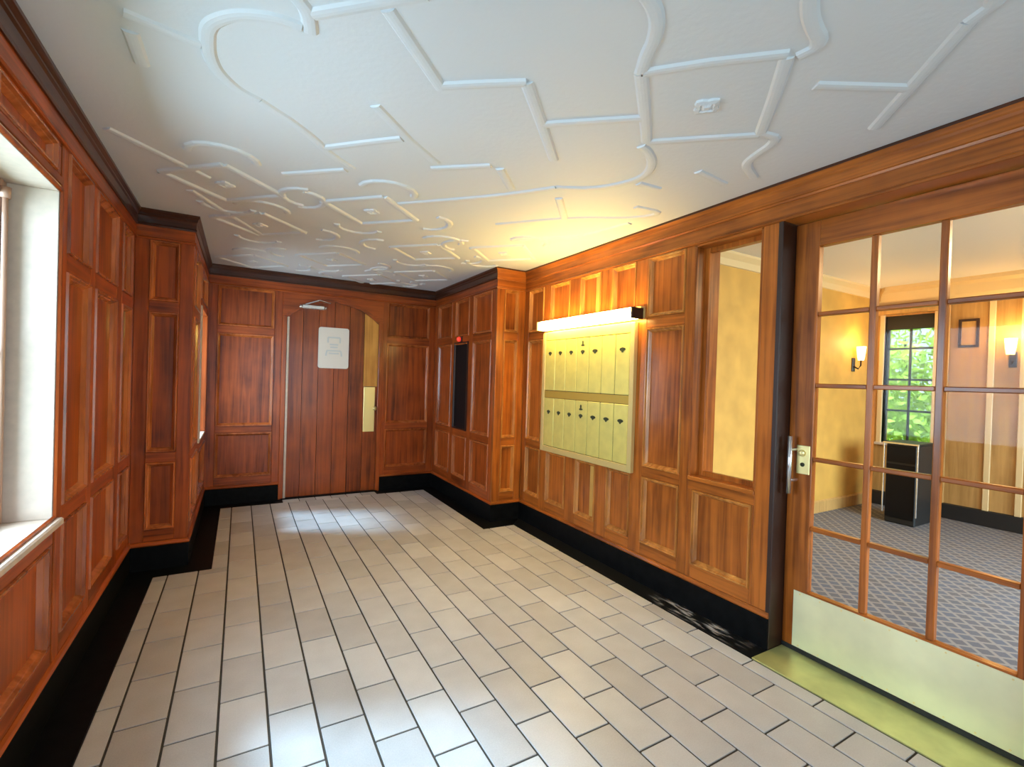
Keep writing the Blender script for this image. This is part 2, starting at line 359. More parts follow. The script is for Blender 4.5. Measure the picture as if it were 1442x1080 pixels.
for k in range(-1, 16):
    cx0, cx1 = T0X+k*TW, T0X+(k+1)*TW
    ph = T0Y + (0 if k % 2 == 0 else TL/2)
    for n in range(-11, 12):
        ty0, ty1 = ph+n*TL, ph+(n+1)*TL
        segs = []
        lo, hi = max(cx0, x_l), min(cx1, x_r); lo2, hi2 = max(cx0, x_l2), min(cx1, x_r2)
        same = abs(lo-lo2) < 1e-6 and abs(hi-hi2) < 1e-6
        if same: segs.append((lo, hi, max(ty0, YF+BW), min(ty1, y_b)))
        else:
            segs.append((lo, hi, max(ty0, YF+BW), min(ty1, y_s)))
            if hi2 - lo2 > .02: segs.append((lo2, hi2, max(ty0, y_s), min(ty1, y_b)))
        for (a, c, p, q) in segs:
            if c-a < .02 or q-p < .02: continue
            if q < 0.25: spare.append((a+.0045, c-.0045, p+.0042, q-.0042, -.012, 0)); continue
            tile_at(a+.0045, c-.0045, p+.0042, q-.0042)
so = boxes('tile_field', spare, 'tile', floor); so['kind'] = 'stuff'
# tiles running up to the arched door through the border
for k in range(6):
    a = .42 + k*.165; tile_at(a+.004, a+.161, y_b+.004, YB-.03)

FL = Frame('x', XL, 1); FPL = Frame('y', YPL, -1); FLR = Frame('x', XLR, 1); FB = Frame('y', YB, -1)
FRR = Frame('x', XRR, -1); FPR = Frame('y', YPR, -1); FR = Frame('x', XR, -1); FF = Frame('y', YF, 1)
for fr, a, c, s0, s1, mt in ((FL, YF, YPL, 1, -1, 'black'), (FPL, XL, XLR, 1, 1, 'black'), (FLR, YPL, YB, -1, -1, 'black'), (FB, XLR, .415, 1, 0, 'black'),
                             (FB, 1.415, XRR, 0, -1, 'black'), (FRR, YPR, YB, -1, -1, 'black'), (FPR, XRR, XR, -1, -1, 'black'), (FR, 1.445, YPR, 0, -1, 'scuffed'),
                             (FR, YF, .44, 1, 0, 'black'), (FF, XL, XR, 1, -1, 'black')):
    bo = fr.sweep('border_stone', a, c, s0, s1, BORDER, mt, floor); bo['label'] = 'black stone border strip'

# ------------------------------------------------------------------ ceiling with plaster strapwork
ceiling = boxes('ceiling', [(XL-.2, 2.66, YF-.2, YB+.2, ZC, ZC+.15)], 'plaster')
tag(ceiling, 'white plaster hall ceiling with raised curving strapwork ribs', 'ceiling', kind='structure')
def smooth_line(pts, it=2):
    for _ in range(it):
        if len(pts) < 4: return pts
        q = [pts[0]]
        for a, c in zip(pts[:-1], pts[1:]):
            q += [(a[0]*.75+c[0]*.25, a[1]*.75+c[1]*.25), (a[0]*.25+c[0]*.75, a[1]*.25+c[1]*.75)]
        pts = q + [pts[-1]]
    return pts
def rib(pts, wd=.027, h=.009):
    P = [Vector((p[0], p[1])) for p in pts]; V, F = [], []
    prof = [(-wd, .002), (-wd*.62, -h*.8), (-wd*.2, -h), (wd*.2, -h), (wd*.62, -h*.8), (wd, .002)]
    n = len(prof)
    for i, p in enumerate(P):
        t = (P[min(i+1, len(P)-1)] - P[max(i-1, 0)]).normalized(); nn = Vector((-t.y, t.x))
        for o_, z in prof: V.append((p.x+nn.x*o_, p.y+nn.y*o_, ZC+z))
    for i in range(len(P)-1):
        for k in range(n-1): F.append((i*n+k, i*n+k+1, (i+1)*n+k+1, (i+1)*n+k))
    F += [tuple(range(n))[::-1], tuple(range((len(P)-1)*n, len(P)*n))]
    mesh_obj('plaster_rib', V, F, 'plaster', ceiling)
RIBS = [
  [(0.140,1.617),(0.079,1.615),(0.028,1.633),(-0.025,1.661),(-0.074,1.708),(-0.112,1.769),(-0.118,1.853),(-0.117,1.924),(-0.102,2.001),(-0.064,2.067),(-0.026,2.109),(0.037,2.139)],
  [(0.037,2.139),(0.106,2.195),(0.157,2.232),(0.280,2.357),(0.328,2.438),(0.479,2.567)],
  [(0.106,1.486),(0.120,1.507),(0.150,1.540),(0.166,1.625)],
  [(0.162,1.543),(0.331,1.383),(0.426,1.291)], [(0.349,1.403),(0.623,1.675)], [(0.616,1.659),(0.739,1.565),(0.867,1.473)],
  [(0.438,1.920),(0.638,2.115),(0.822,2.260)], [(0.324,2.408),(0.489,2.235),(0.606,2.119)], [(0.180,2.851),(0.454,2.604)],
  [(0.827,2.333),(1.064,2.135)], [(0.867,1.473),(1.060,1.668),(1.292,1.909)],
  [(0.831,2.925),(1.091,2.661),(1.322,2.410),(1.490,2.172)],
  [(1.490,2.172),(1.676,2.069),(1.770,1.891),(1.777,1.771),(1.701,1.661),(1.596,1.596),(1.538,1.579)],
  [(1.118,2.137),(1.295,2.330)], [(1.592,2.288),(1.829,2.555)], [(1.513,2.919),(1.861,2.498),(2.174,2.311),(2.279,2.110),(2.051,2.135)],
  [(1.789,3.193),(2.145,2.802),(2.233,2.372)], [(1.820,1.879),(1.966,1.871)],
  [(0.78,0.94),(0.922,0.960),(1.021,0.998),(1.087,1.070),(1.117,1.134),(1.173,1.216)],
  [(1.173,1.216),(1.323,1.055),(1.494,0.897)], [(1.173,1.216),(1.350,1.373),(1.536,1.542)], [(1.507,0.905),(1.693,1.065),(1.885,1.239)],
  [(1.300,0.723),(1.333,0.745),(1.413,0.785),(1.541,0.815),(1.534,0.884)],
  [(1.882,1.228),(1.984,1.209),(2.043,1.381),(2.093,1.444),(2.251,1.502)],
  [(1.536,1.542),(1.710,1.390),(1.885,1.239)], [(1.958,1.610),(2.196,1.634)], [(1.792,0.546),(1.990,0.740),(2.211,0.958)],
  [(1.792,0.546),(1.763,0.489),(1.60,.42)], [(1.731,0.936),(2.016,0.771)], [(1.070,1.674),(1.378,1.415)],
  [(-0.331,1.844),(-0.137,1.885)], [(-0.328,1.931),(-0.325,2.117)], [(-0.545,2.766),(-0.386,2.930),(-0.181,3.149)], [(-0.287,3.424),(-.1,3.80),(0.112,4.203)],
]
for l in RIBS: rib(smooth_line(l))
def rosette(x, y, rad=.045):
    V, F = [], []; n = 16
    for (q, z) in ((1.0, .002), (.95, -.008), (.6, -.012), (.45, -.006), (.2, -.014)):
        for k in range(n):
            rr = rad*q*(1+.18*math.cos(8*math.pi*k/n*1.0)); an = 2*math.pi*k/n
            V.append((x+rr*math.cos(an), y+rr*math.sin(an), ZC+z))
    for i in range(4):
        for k in range(n): F.append((i*n+k, i*n+(k+1) % n, (i+1)*n+(k+1) % n, (i+1)*n+k))
    F.append(tuple(range(4*n, 5*n)))
    mesh_obj('plaster_rosette', V, F, 'plaster', ceiling)
rosette(1.52, 1.22, .05)
def lozenge(cx, cy, h=.33):
    c = [(cx-h, cy), (cx, cy-h), (cx+h, cy), (cx, cy+h)]
    for i in range(4):
        a, b_ = c[i], c[(i+1) % 4]
        if all(XL+.02 < p[0] < XR-.02 for p in (a, b_)): rib([a, b_], .027, .012)
    for i, (dx, dy) in enumerate(((-1, 0), (0, -1), (1, 0), (0, 1))):
        ex, ey = c[i]; pts = []
        for k in range(9):
            t = math.pi*(k/8)-math.pi/2; rr = .15
            ox, oy = rr*math.sin(t), .10+rr*math.cos(t)*.9
            pts.append((ex+dx*oy-dy*ox, ey+dy*oy+dx*ox))
        if all(XL+.05 < p[0] < XR-.05 and p[1] < YB-.05 and not (p[1] > YPL-.06 and not XLR+.05 < p[0] < XRR-.05) for p in pts): rib(pts, .024, .011)
    rosette(cx, cy)
for (cx, cy) in ((.72, 3.16), (.10, 3.93), (1.36, 3.93), (.72, 4.72), (1.66, 4.85), (.08, 5.28), (1.25, 5.4), (1.92, 3.55), (-.10, 3.20)): lozenge(cx, cy, .30)
for (cx, cy) in ((.30, .45), (1.0, -.2), (-.1, -.8), (1.9, -.7)): lozenge(cx, cy, .33)

# ------------------------------------------------------------------ walls
# left wall with window opening
WY0, WY1, WZ0, WZ1 = 1.26, 2.505, 0.775, 2.062
wall_left = boxes('wall_left', [(XL-.03, XL-.24, YF-.2, WY0-.01, 0, ZC), (XL-.03, XL-.24, WY1+.01, YPL+.1, 0, ZC), (XL-.03, XL-.24, WY0, WY1, 0, WZ0-.03), (XL-.03, XL-.24, WY0, WY1, WZ1+.03, ZC)], 'render')
tag(wall_left, 'left hall wall of reddish oak panelling beside the bright window', 'wall', kind='structure')
lc = [(2.60, 2.955), (3.045, 3.50), (3.64, 3.92)]
panel_block(FL, wall_left, lc, ROWS)
for a, c in ((WY1+.0205, 2.60), (2.955, 3.045), (3.50, 3.64), (3.92, YPL)): stile(FL, wall_left, a, c)
for a, c in lc: rails(FL, wall_left, a, c)
panel_block(FL, wall_left, [(1.30, 1.84), (1.93, 2.45)], [(Z_BR, .675)])
panel_block(FL, wall_left, [(1.30, 1.84), (1.93, 2.45)], [(2.125, 2.235)])
rail(FL, wall_left, WY0, WY1, .675, WZ0-.028); rail(FL, wall_left, WY0, WY1, Z_BASE+.028, Z_BR)
rail(FL, wall_left, WY0, WY1+.0205, WZ1+.0305, 2.125); rail(FL, wall_left, WY0, WY1, 2.235, Z_T0+.02)
for a, c in ((1.84, 1.93), (2.45, WY1), (WY0, 1.30)):
    stile(FL, wall_left, a, c, Z_BR, .675); stile(FL, wall_left, a, c, 2.125, 2.235)
lc2 = [(-1.2, -.4), (-.3, .5), (.6, 1.16)]
panel_block(FL, wall_left, lc2, ROWS)
for a, c in ((YF, -1.2), (-.4, -.3), (.5, .6), (1.16, WY0)): stile(FL, wall_left, a, c)
for a, c in lc2: rails(FL, wall_left, a, c)
trims(FL, wall_left, YF, YPL, 1, -1)

wall_lp = boxes('wall_left_pier', [(XL-.1, XLR-.034, YPL+.034, YPL+.12, 0, ZC)], 'render')
tag(wall_lp, 'narrow red oak pier standing out from the left wall', 'wall', kind='structure')
lp = [(-.548, -.378)]
panel_block(FPL, wall_lp, lp, ROWS)
stile(FPL, wall_lp, XL, -.548); stile(FPL, wall_lp, -.378, XLR); rails(FPL, wall_lp, -.548, -.378)
trims(FPL, wall_lp, XL, XLR, 1, 1)

RY0, RY1, RZ0, RZ1 = 4.80, 5.50, 0.78, 1.90
wall_lr = boxes('wall_left_recess', [(XLR-.034, XLR-.159, YPL+.12, RY0-.02, 0, ZC), (XLR-.034, XLR-.159, RY1+.02, YB+.1, 0, ZC), (XLR-.034, XLR-.16, RY0, RY1, 0, RZ0-.02), (XLR-.034, XLR-.16, RY0, RY1, RZ1+.02, ZC)], 'render')
tag(wall_lr, 'dark left recess wall beyond the pier, with its side window', 'wall', kind='structure')
lr = [(4.12, 4.62)]
panel_block(FLR, wall_lr, lr, ROWS)
stile(FLR, wall_lr, YPL+.034, 4.12); stile(FLR, wall_lr, 4.62, RY0-.06); stile(FLR, wall_lr, RY1+.06, YB); rails(FLR, wall_lr, 4.12, 4.62)
panel_block(FLR, wall_lr, [(RY0-.04, RY1+.04)], [(Z_BR, .68), (Z_M1+.14, Z_T0)])
rail(FLR, wall_lr, RY0-.06, RY1+.06, .68, RZ0-.02); rail(FLR, wall_lr, RY0-.06, RY1+.06, RZ1+.02, Z_M1+.14); rail(FLR, wall_lr, RY0-.06, RY1+.06, Z_BASE+.028, Z_BR)
trims(FLR, wall_lr, YPL, YB, -1, -1)

DX0, DX1 = 0.425, 1.418
def arch_z(x):   # depressed four-centred arch of the back door
    t = abs((x-(DX0+DX1)/2)/((DX1-DX0)/2)); return 2.195 - .10*t - .115*max(0, t-.35)**2/.4225 if t < .999 else 1.985
wall_back = boxes('wall_back', [(XLR-.1, DX0-.06, YB+.034, YB+.2, 0, ZC), (DX1+.06, XRR+.1, YB+.034, YB+.2, 0, ZC), (DX0-.06, DX1+.06, YB+.09, YB+.2, 0, ZC)], 'render')
tag(wall_back, 'dark oak panelled end wall around the arched plank door', 'wall', kind='structure')
bc = [(-.215, .305), (1.515, 2.045)]
panel_block(FB, wall_back, bc, ROWS)
for a, c in ((XLR, -.215), (.305, DX0-.045), (DX1+.045, 1.515), (2.045, XRR)): stile(FB, wall_back, a, c)
for a, c in bc: rails(FB, wall_back, a, c)
# spandrel above the arch
sp = [(DX0-.045+i*(DX1-DX0+.09)/24, 0) for i in range(25)]
poly = [(x, max(arch_z(min(max(x, DX0), DX1)), 1.985)) for x, _ in sp] + [(DX1+.045, Z_T0+.02), (DX0-.045, Z_T0+.02)]
prism('spandrel', poly, 'y', YB, YB+.06, 'wood_h', wall_back)
trims(FB, wall_back, XLR, XRR, 1, -1, [(DX0-.045, DX1+.045)])

wall_rr = boxes('wall_right_recess', [(XRR+.034, XRR+.2, YPR+.034, YB+.1, 0, ZC)], 'render')
tag(wall_rr, 'shadowed right recess wall between the arched door and the lit pier', 'wall', kind='structure')
rc = [(4.125, 4.55), (4.655, 5.03), (5.125, 5.565)]
panel_block(FRR, wall_rr, rc, ROWS)
for a, c in ((YPR, 4.125), (4.55, 4.655), (5.03, 5.125), (5.565, YB)): stile(FRR, wall_rr, max(a, YPR+.034), c)
for a, c in rc: rails(FRR, wall_rr, a, c)
trims(FRR, wall_rr, YPR, YB, -1, -1)

WARM_LIT = True
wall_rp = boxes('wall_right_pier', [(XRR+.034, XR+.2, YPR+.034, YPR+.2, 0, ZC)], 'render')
tag(wall_rp, 'narrow oak pier, coloured as warmly lit, left of the mailboxes', 'wall', kind='structure')
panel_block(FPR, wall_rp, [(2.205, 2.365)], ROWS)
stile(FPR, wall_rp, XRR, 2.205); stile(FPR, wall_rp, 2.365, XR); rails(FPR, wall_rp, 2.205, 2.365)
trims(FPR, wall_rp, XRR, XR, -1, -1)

WARM_LIT = True
# right wall with side light and glazed door opening
SY0, SY1, SZ0, SZ1 = 1.560, 2.000, 0.805, 2.250
GY0, GY1, GZ = 0.44, 1.455, 2.252
XO = 2.66
wall_right = boxes('wall_right', [(XR+.034, XO, SY1, YPR+.1, 0, ZC), (XR+.034, XO, SY0, SY1, 0, SZ0-.02), (XR+.034, XO, GY1+.02, SY0, 0, ZC), (XR+.034, XO, GY0-.02, SY1, GZ+.02, ZC+.17), (XR+.034, XO, YF-.2, GY0-.02, 0, ZC+.17), (XR+.04, XO, SY1, 2.9, ZC, ZC+.17)], 'lobby_paint')
tag(wall_right, 'right hall wall of oak panelling, coloured as warmly lit, with mailboxes and glazed door', 'wall', kind='structure')
rw = [(2.39-.32, 2.39), (2.505, 2.755), (2.885, 3.145), (3.285, 3.58), (3.685, 3.945)]
panel_block(FR, wall_right, rw, ROWS)
for a, c in ((2.39, 2.505), (2.755, 2.885), (3.145, 3.285), (3.58, 3.685), (3.945, YPR), (1.56+.44, 2.07)): stile(FR, wall_right, a, c)
for a, c in rw: rails(FR, wall_right, a, c)
panel_block(FR, wall_right, [(1.575, 1.965)], [(Z_BR, Z_C0)])
stile(FR, wall_right, 1.965, SY1, Z_BASE+.028, Z_C0); stile(FR, wall_right, SY0, 1.575, Z_BASE+.028, Z_C0)
rail(FR, wall_right, 1.575, 1.965, Z_BASE+.028, Z_BR); rail(FR, wall_right, SY0, SY1, Z_C0, SZ0)
stile(FR, wall_right, GY1, SY0)
rf = [(-1.2, -.5), (-.4, .30)]
panel_block(FR, wall_right, rf, ROWS)
for a, c in ((YF, -1.2), (-.5, -.4), (.30, GY0)): stile(FR, wall_right, a, c)
for a, c in rf: rails(FR, wall_right, a, c)
trims(FR, wall_right, YF, YPR, 1, -1, [(GY0, GY1)])

WARM_LIT = False
# wall behind the camera with an unseen wide glazed entrance, added to let fill light in
EX0, EX1, EZ = -.10, 1.90, 2.20
wall_front = boxes('wall_front', [(XL-.2, EX0, YF-.034, YF-.2, 0, ZC), (EX1, XO, YF-.034, YF-.2, 0, ZC), (EX0, EX1, YF-.034, YF-.2, EZ, ZC)], 'render')
tag(wall_front, 'entrance wall behind the viewpoint with assumed wide glazed doorway', 'wall', kind='structure')
panel_block(FF, wall_front, [(-.55, -.18), (1.98, 2.36)], ROWS)
for a, c in ((XL, -.55), (-.18, EX0), (EX1, 1.98), (2.36, XR)): stile(FF, wall_front, a, c)
for a, c in ((-.55, -.18), (1.98, 2.36)): rails(FF, wall_front, a, c)
trims(FF, wall_front, XL, XR, 1, -1, [(EX0, EX1)])

# ------------------------------------------------------------------ windows of the hall
def window(name, axis, pos, u0, u1, z0, z1, nu, nz, label, mat, fw=.05, bw=.022, th=.04):
    """glazed sash in the plane axis=pos"""
    fr = Frame(axis, pos, 1)
    t = empty(name, fr.p((u0+u1)/2, z0, 0), label, 'window', kind='structure')
    for a, c in ((u0, u0+fw), (u1-fw, u1)): fr.box('frame_post', a, c, z0, z1, -th/2, th/2, mat, t)
    for a, c in ((z0, z0+fw), (z1-fw, z1)): fr.box('frame_rail', u0+fw, u1-fw, a, c, -th/2, th/2, mat, t)
    pu, pz = (u1-u0-2*fw), (z1-z0-2*fw)
    for i in range(1, nu):
        c = u0+fw+pu*i/nu; fr.box('glazing_bar', c-bw/2, c+bw/2, z0+fw, z1-fw, -th*.3, th*.3, mat, t, .002)
    for j in range(1, nz):
        c = z0+fw+pz*j/nz; fr.box('glazing_bar', u0+fw, u1-fw, c-bw/2, c+bw/2, -th*.26, th*.26, mat, t, .002)
    for i in range(nu):
        for j in range(nz):
            fr.box('pane', u0+fw+pu*i/nu, u0+fw+pu*(i+1)/nu, z0+fw+pz*j/nz, z0+fw+pz*(j+1)/nz, -.002, .002, 'glass', t, 0)
    return t, fr
w1, _ = window('window_1', 'x', XL-.175, WY0, WY1-.0, WZ0, WZ1, 2, 2, 'tall hall window with pale deep reveal at the left edge', 'sash', .055, .025, .05)
box('reveal', XL-.003, XL-.24, WY1, WY1+.02, WZ0, WZ1, 'reveal', w1, .002)
box('reveal', XL-.003, XL-.24, WY0-.02, WY0, WZ0, WZ1, 'reveal', w1, .002)
box('reveal', XL-.003, XL-.24, WY0-.02, WY1+.02, WZ1, WZ1+.03, 'reveal', w1, .002)
box('window_sill', XL+.028, XL-.24, WY0-.02, WY1+.02, WZ0-.03, WZ0, 'reveal', w1, .006)
FL.ring('casing_bead', WY0-.012, WY1+.012, WZ0-.002, WZ1+.012, [(0, 0), (0, .008), (.010, .008), (.014, 0)], 'wood_v', w1)
tube('sash_stay', [(XL-.14, WY1-.045, WZ1-.03), (XL-.14, WY1-.045, WZ1-.07)], .016, 'sash', w1, 10)
tube('sash_pole', [(XL-.14, WY1-.045, WZ0+.01), (XL-.14, WY1-.045, WZ1-.07)], .009, 'sash', w1, 10)

WARM_LIT = True
w2, _ = window('window_2', 'x', XR+.095, SY0, SY1, SZ0, SZ1, 1, 1, 'tall narrow side light between the mailboxes and the glazed door', 'wood_v', .042, .02, .03)
for a, c in ((SY0-.001, SY0+.012), (SY1-.012, SY1+.001)): box('jamb', XR+.0005, XO, a, c, SZ0, SZ1, 'wood_v', w2, .002)
box('head', XR+.0005, XO, SY0, SY1, SZ1-.012, SZ1+.001, 'wood_h', w2, .002); box('window_sill', XR-.008, XO, SY0, SY1, SZ0-.012, SZ0+.012, 'wood_h', w2, .003)

WARM_LIT = False
w4, _ = window('window_3', 'x', XLR-.11, RY0, RY1, RZ0, RZ1, 2, 3, 'small side window hidden in the left recess wall', 'reveal', .03, .02, .03)
for a, c in ((RY0-.06, RY0), (RY1, RY1+.06)): box('casing', XLR+.012, XLR-.16, a, c, RZ0-.02, RZ1+.02, 'reveal' if a < 5 else 'wood_v', w4, .003)
box('window_sill', XLR+.01, XLR-.16, RY0, RY1, RZ0-.02, RZ0, 'reveal', w4, .003); box('head', XLR+.01, XLR-.16, RY0, RY1, RZ1, RZ1+.02, 'wood_h', w4, .003)

# ------------------------------------------------------------------ arched plank door
d1 = empty('door_1', ((DX0+DX1)/2, YB+.03, 0), 'arched dark oak plank door in the end wall', 'door', kind='structure')
NP = 6; pw = (DX1-DX0)/NP
for i in range(NP):
    a, c = DX0+i*pw+.002, DX0+(i+1)*pw-.002
    poly = [(a, .012), (c, .012)] + [(c+(a-c)*k/6, arch_z(c+(a-c)*k/6)-.004) for k in range(7)]
    if i == NP-1:
        zs = .66
        prism('plank', [(a, .012), (c, .012), (c, 1.24), (a, 1.24)], 'y', YB+.022, YB+.06, 'wood_door', d1)
        g = prism('lock_strip', [(a, 1.243), (c, 1.243)] + poly[2:], 'y', YB+.018, YB+.06, 'wood_gold', d1); g['label'] = 'lighter golden strip above the push plate'  # top of the last plank, coloured lighter and more golden
    else: prism('plank', poly, 'y', YB+.022+(.003 if i % 2 else 0), YB+.06, 'wood_door', d1)
for sx in (0, 1):
    x0 = DX0-.045 if sx == 0 else DX1; box('door_jamb', x0, x0+.045, YB-.012, YB+.06, 0, 1.995, 'wood_v', d1, .004)
def arch_band(off0, off1, y0, y1, mat, name):
    n = 24; V, F = [], []
    for k in range(n+1):
        x = DX0+(DX1-DX0)*k/n; z = arch_z(min(max(x, DX0+.002), DX1-.002))
        for (o_, y) in ((off0, y0), (off1, y0), (off1, y1), (off0, y1)): V.append((x, y, z+o_))
    for k in range(n):
        for i in range(4): F.append((4*k+i, 4*k+(i+1) % 4, 4*k+4+(i+1) % 4, 4*k+4+i))
    F += [(0, 1, 2, 3), (4*n+3, 4*n+2, 4*n+1, 4*n)]
    return mesh_obj(name, V, F, mat, d1)
arch_band(-.004, .038, YB-.014, YB+.03, 'wood_h', 'arch_moulding')
eb = box('edge_strip', DX0+.002, DX0+.026, YB-.010, YB+.024, 0.0, 1.985, 'reveal', d1, .003); eb['label'] = 'pale strip along the hinge edge'
pp = box('push_plate', 1.262, 1.392, YB+.012, YB+.021, .708, 1.238, 'brass', d1, .003); pp['label'] = 'bright brass push plate'
tube('latch_knob', [(1.385, YB+.02, .985), (1.385, YB-.03, .985)], [.016, .024], 'brass', pp, 12)
for zz in (.73, 1.21):
    for xx in (1.28, 1.375): tube('screw', [(xx, YB+.013, zz), (xx, YB+.010, zz)], .006, 'brass', pp, 8)
cl = box('door_closer', .565, .80, YB-.055, YB+.012, 2.085, 2.128, 'chrome', d1, .008); cl['label'] = 'silver overhead door closer'
tube('closer_arm', [(.60, YB-.03, 2.13), (.74, YB-.06, 2.185)], .008, 'chrome', cl, 8)
tube('closer_arm', [(.74, YB-.06, 2.185), (.86, YB-.02, 2.165)], .008, 'chrome', cl, 8)
tube('closer_end', [(.545, YB-.022, 2.106), (.565, YB-.022, 2.106)], .018, 'chrome', cl, 10)
tube('closer_end', [(.80, YB-.022, 2.106), (.82, YB-.022, 2.106)], .018, 'chrome', cl, 10)
ts = box('threshold', DX0-.02, DX1+.02, YB-.03, YB+.06, -.005, .011, 'black', d1, .003)

# notice sheet on the door
def rrect(x0, x1, z0, z1, rad, n=4):
    P = []
    for cx, cz, a0 in ((x1-rad, z1-rad, 0), (x0+rad, z1-rad, 90), (x0+rad, z0+rad, 180), (x1-rad, z0+rad, 270)):
        for k in range(n+1):
            a = math.radians(a0+90*k/n); P.append((cx+rad*math.cos(a), cz+rad*math.sin(a)))
    return P
nt_ = prism('notice', rrect(.750, 1.078, 1.440, 1.902, .025), 'y', YB+.012, YB+.0215, 'paper')
tag(nt_, 'white rectangular notice with pale blue print on the arched door', 'notice')
def strokes(name, segs, wd, y, mat, parent):
    V, F = [], []
    for (x0, z0, x1, z1) in segs:
        d = Vector((x1-x0, z1-z0)).normalized(); nx, nz = -d.y*wd/2, d.x*wd/2; b0 = len(V)
        for yy in (y, y-.001):
            V += [(x0+nx, yy, z0+nz), (x1+nx, yy, z1+nz), (x1-nx, yy, z1-nz), (x0-nx, yy, z0-nz)]
        F += [tuple(b0+i for i in q) for q in ((0,1,2,3),(4,7,6,5),(0,4,5,1),(1,5,6,2),(2,6,7,3),(3,7,4,0))]
    return mesh_obj(name, V, F, mat, parent)
pr = strokes('print', [(.85, 1.79, .98, 1.79), (.85, 1.79, .85, 1.73), (.98, 1.79, .98, 1.73), (.87, 1.71, .96, 1.71), (.875, 1.68, .955, 1.68), (.84, 1.64, .99, 1.64), (.84, 1.64, .83, 1.58), (.99, 1.64, 1.0, 1.58), (.86, 1.61, .97, 1.61)], .016, YB+.0118, 'ink', nt_)
pr['label'] = 'faint pale blue printed figure'

# ------------------------------------------------------------------ glazed lobby door
WARM_LIT = True
XD = 2.575   # front face of the leaf is about 2.555
d2 = empty('door_2', (XD, (GY0+GY1)/2, 0), 'oak glazed door of many panes with pale brass kick plate', 'door', kind='structure')
LY0, LY1 = .452, 1.450
box('jamb', XR-.002, XO, GY1-.004, GY1+.022, 0, GZ+.02, 'dark', d2, .003)  # jamb coloured darker than the opposite one
box('jamb', XR-.002, XO, GY0-.022, GY0+.004, 0, GZ+.02, 'wood_v', d2, .003)
box('head', XR-.002, XO, GY0, GY1, GZ, GZ+.022, 'wood_h', d2, .003)
x0, x1 = XD-.02, XD+.022
PZ = [.330, .660, 1.018, 1.398, 1.765, 2.112]; PY = [.570, .833, 1.088, 1.330]
bar = .028
box('stile', x0, x1, PY[3], LY1, .016, 2.246, 'wood_v', d2, .003); box('stile', x0, x1, LY0, PY[0], .016, 2.246, 'wood_v', d2, .003)
box('top_rail', x0, x1, PY[0], PY[3], PZ[5], 2.246, 'wood_h', d2, .003); box('bottom_rail', x0, x1, PY[0], PY[3], .016, PZ[0], 'wood_h', d2, .003)
for k in (1, 2): box('glazing_bar', x0+.004, x1-.004, PY[k]-bar/2, PY[k]+bar/2, PZ[0], PZ[5], 'wood_v', d2, .004)
for k in (1, 2, 3, 4):
    for j in range(3):
        a = PY[j]+(bar/2 if j else 0); c = PY[j+1]-(bar/2 if j < 2 else 0)
        box('glazing_bar', x0+.004, x1-.004, a, c, PZ[k]-.011, PZ[k]+.011, 'wood_h', d2, .004)
for j in range(3):
    for k in range(5): box('pane', XD-.002, XD+.002, PY[j], PY[j+1], PZ[k], PZ[k+1], 'glass', d2, 0)
kp = box('kick_plate', x0-.004, x0, LY0+.02, 1.395, .030, .322, 'kick', d2, .001); kp['label'] = 'pale yellow brass kick plate'
for yy in [.48+.098*i for i in range(10)]:
    for zz in (.042, .31): tube('screw', [(x0-.003, yy, zz), (x0-.006, yy, zz)], .004, 'brass', kp, 6)
hp = box('lock_plate', x0-.006, x0, 1.338, 1.405, .935, 1.085, 'brass', d2, .003); hp['label'] = 'brass lock plate with keyhole'
tube('thumb_turn', [(x0-.004, 1.375, 1.045), (x0-.028, 1.375, 1.045)], [.018, .014], 'brass', hp, 12)
tube('keyhole', [(x0-.005, 1.372, .985), (x0-.009, 1.372, .985)], .011, 'keyhole', hp, 10)
pb = tube('pull_bar', [(x0-.055, 1.412, .832), (x0-.055, 1.412, 1.130)], .011, 'chrome', d2, 12); pb['label'] = 'pale steel vertical pull bar'
for zz in (.90, 1.06): tube('pull_post', [(x0, 1.405, zz), (x0-.055, 1.412, zz)], .008, 'chrome', pb, 8)
th = box('threshold', XR-BW+.004, XO, GY0+.004, GY1-.006, -.005, .004, 'threshold', d2, .002); th['label'] = 'dull greenish brass threshold plate'
box('door_sweep', x0-.005, x1+.003, LY0, LY1, .005, .028, 'iron', d2, .001)

WARM_LIT = False
# assumed glazed entrance behind the camera, added for fill light
d3 = empty('door_3', ((EX0+EX1)/2, YF-.1, 0), 'wide glazed entrance doors assumed behind the viewpoint', 'door', kind='structure')
for k in range(5):
    c = EX0+.04+(EX1-EX0-.08)*k/4; box('frame_post', c-.03, c+.03, YF-.14, YF-.08, 0, EZ, 'wood_v', d3)
for k, (a, c) in enumerate(((0, .22), (1.0, 1.05), (EZ-.08, EZ))):
    for q in range(4):
        xa = EX0+.04+(EX1-EX0-.08)*q/4+.03; box('frame_rail', xa, xa+(EX1-EX0-.08)/4-.06, YF-.13, YF-.09, a, c, 'wood_h', d3)
for q in range(4):
    xa = EX0+.07+(EX1-EX0-.08)*q/4
    for a, c in ((.22, 1.0), (1.05, EZ-.08)): box('pane', xa, xa+(EX1-EX0-.08)/4-.06, YF-.112, YF-.108, a, c, 'glass', d3, 0)

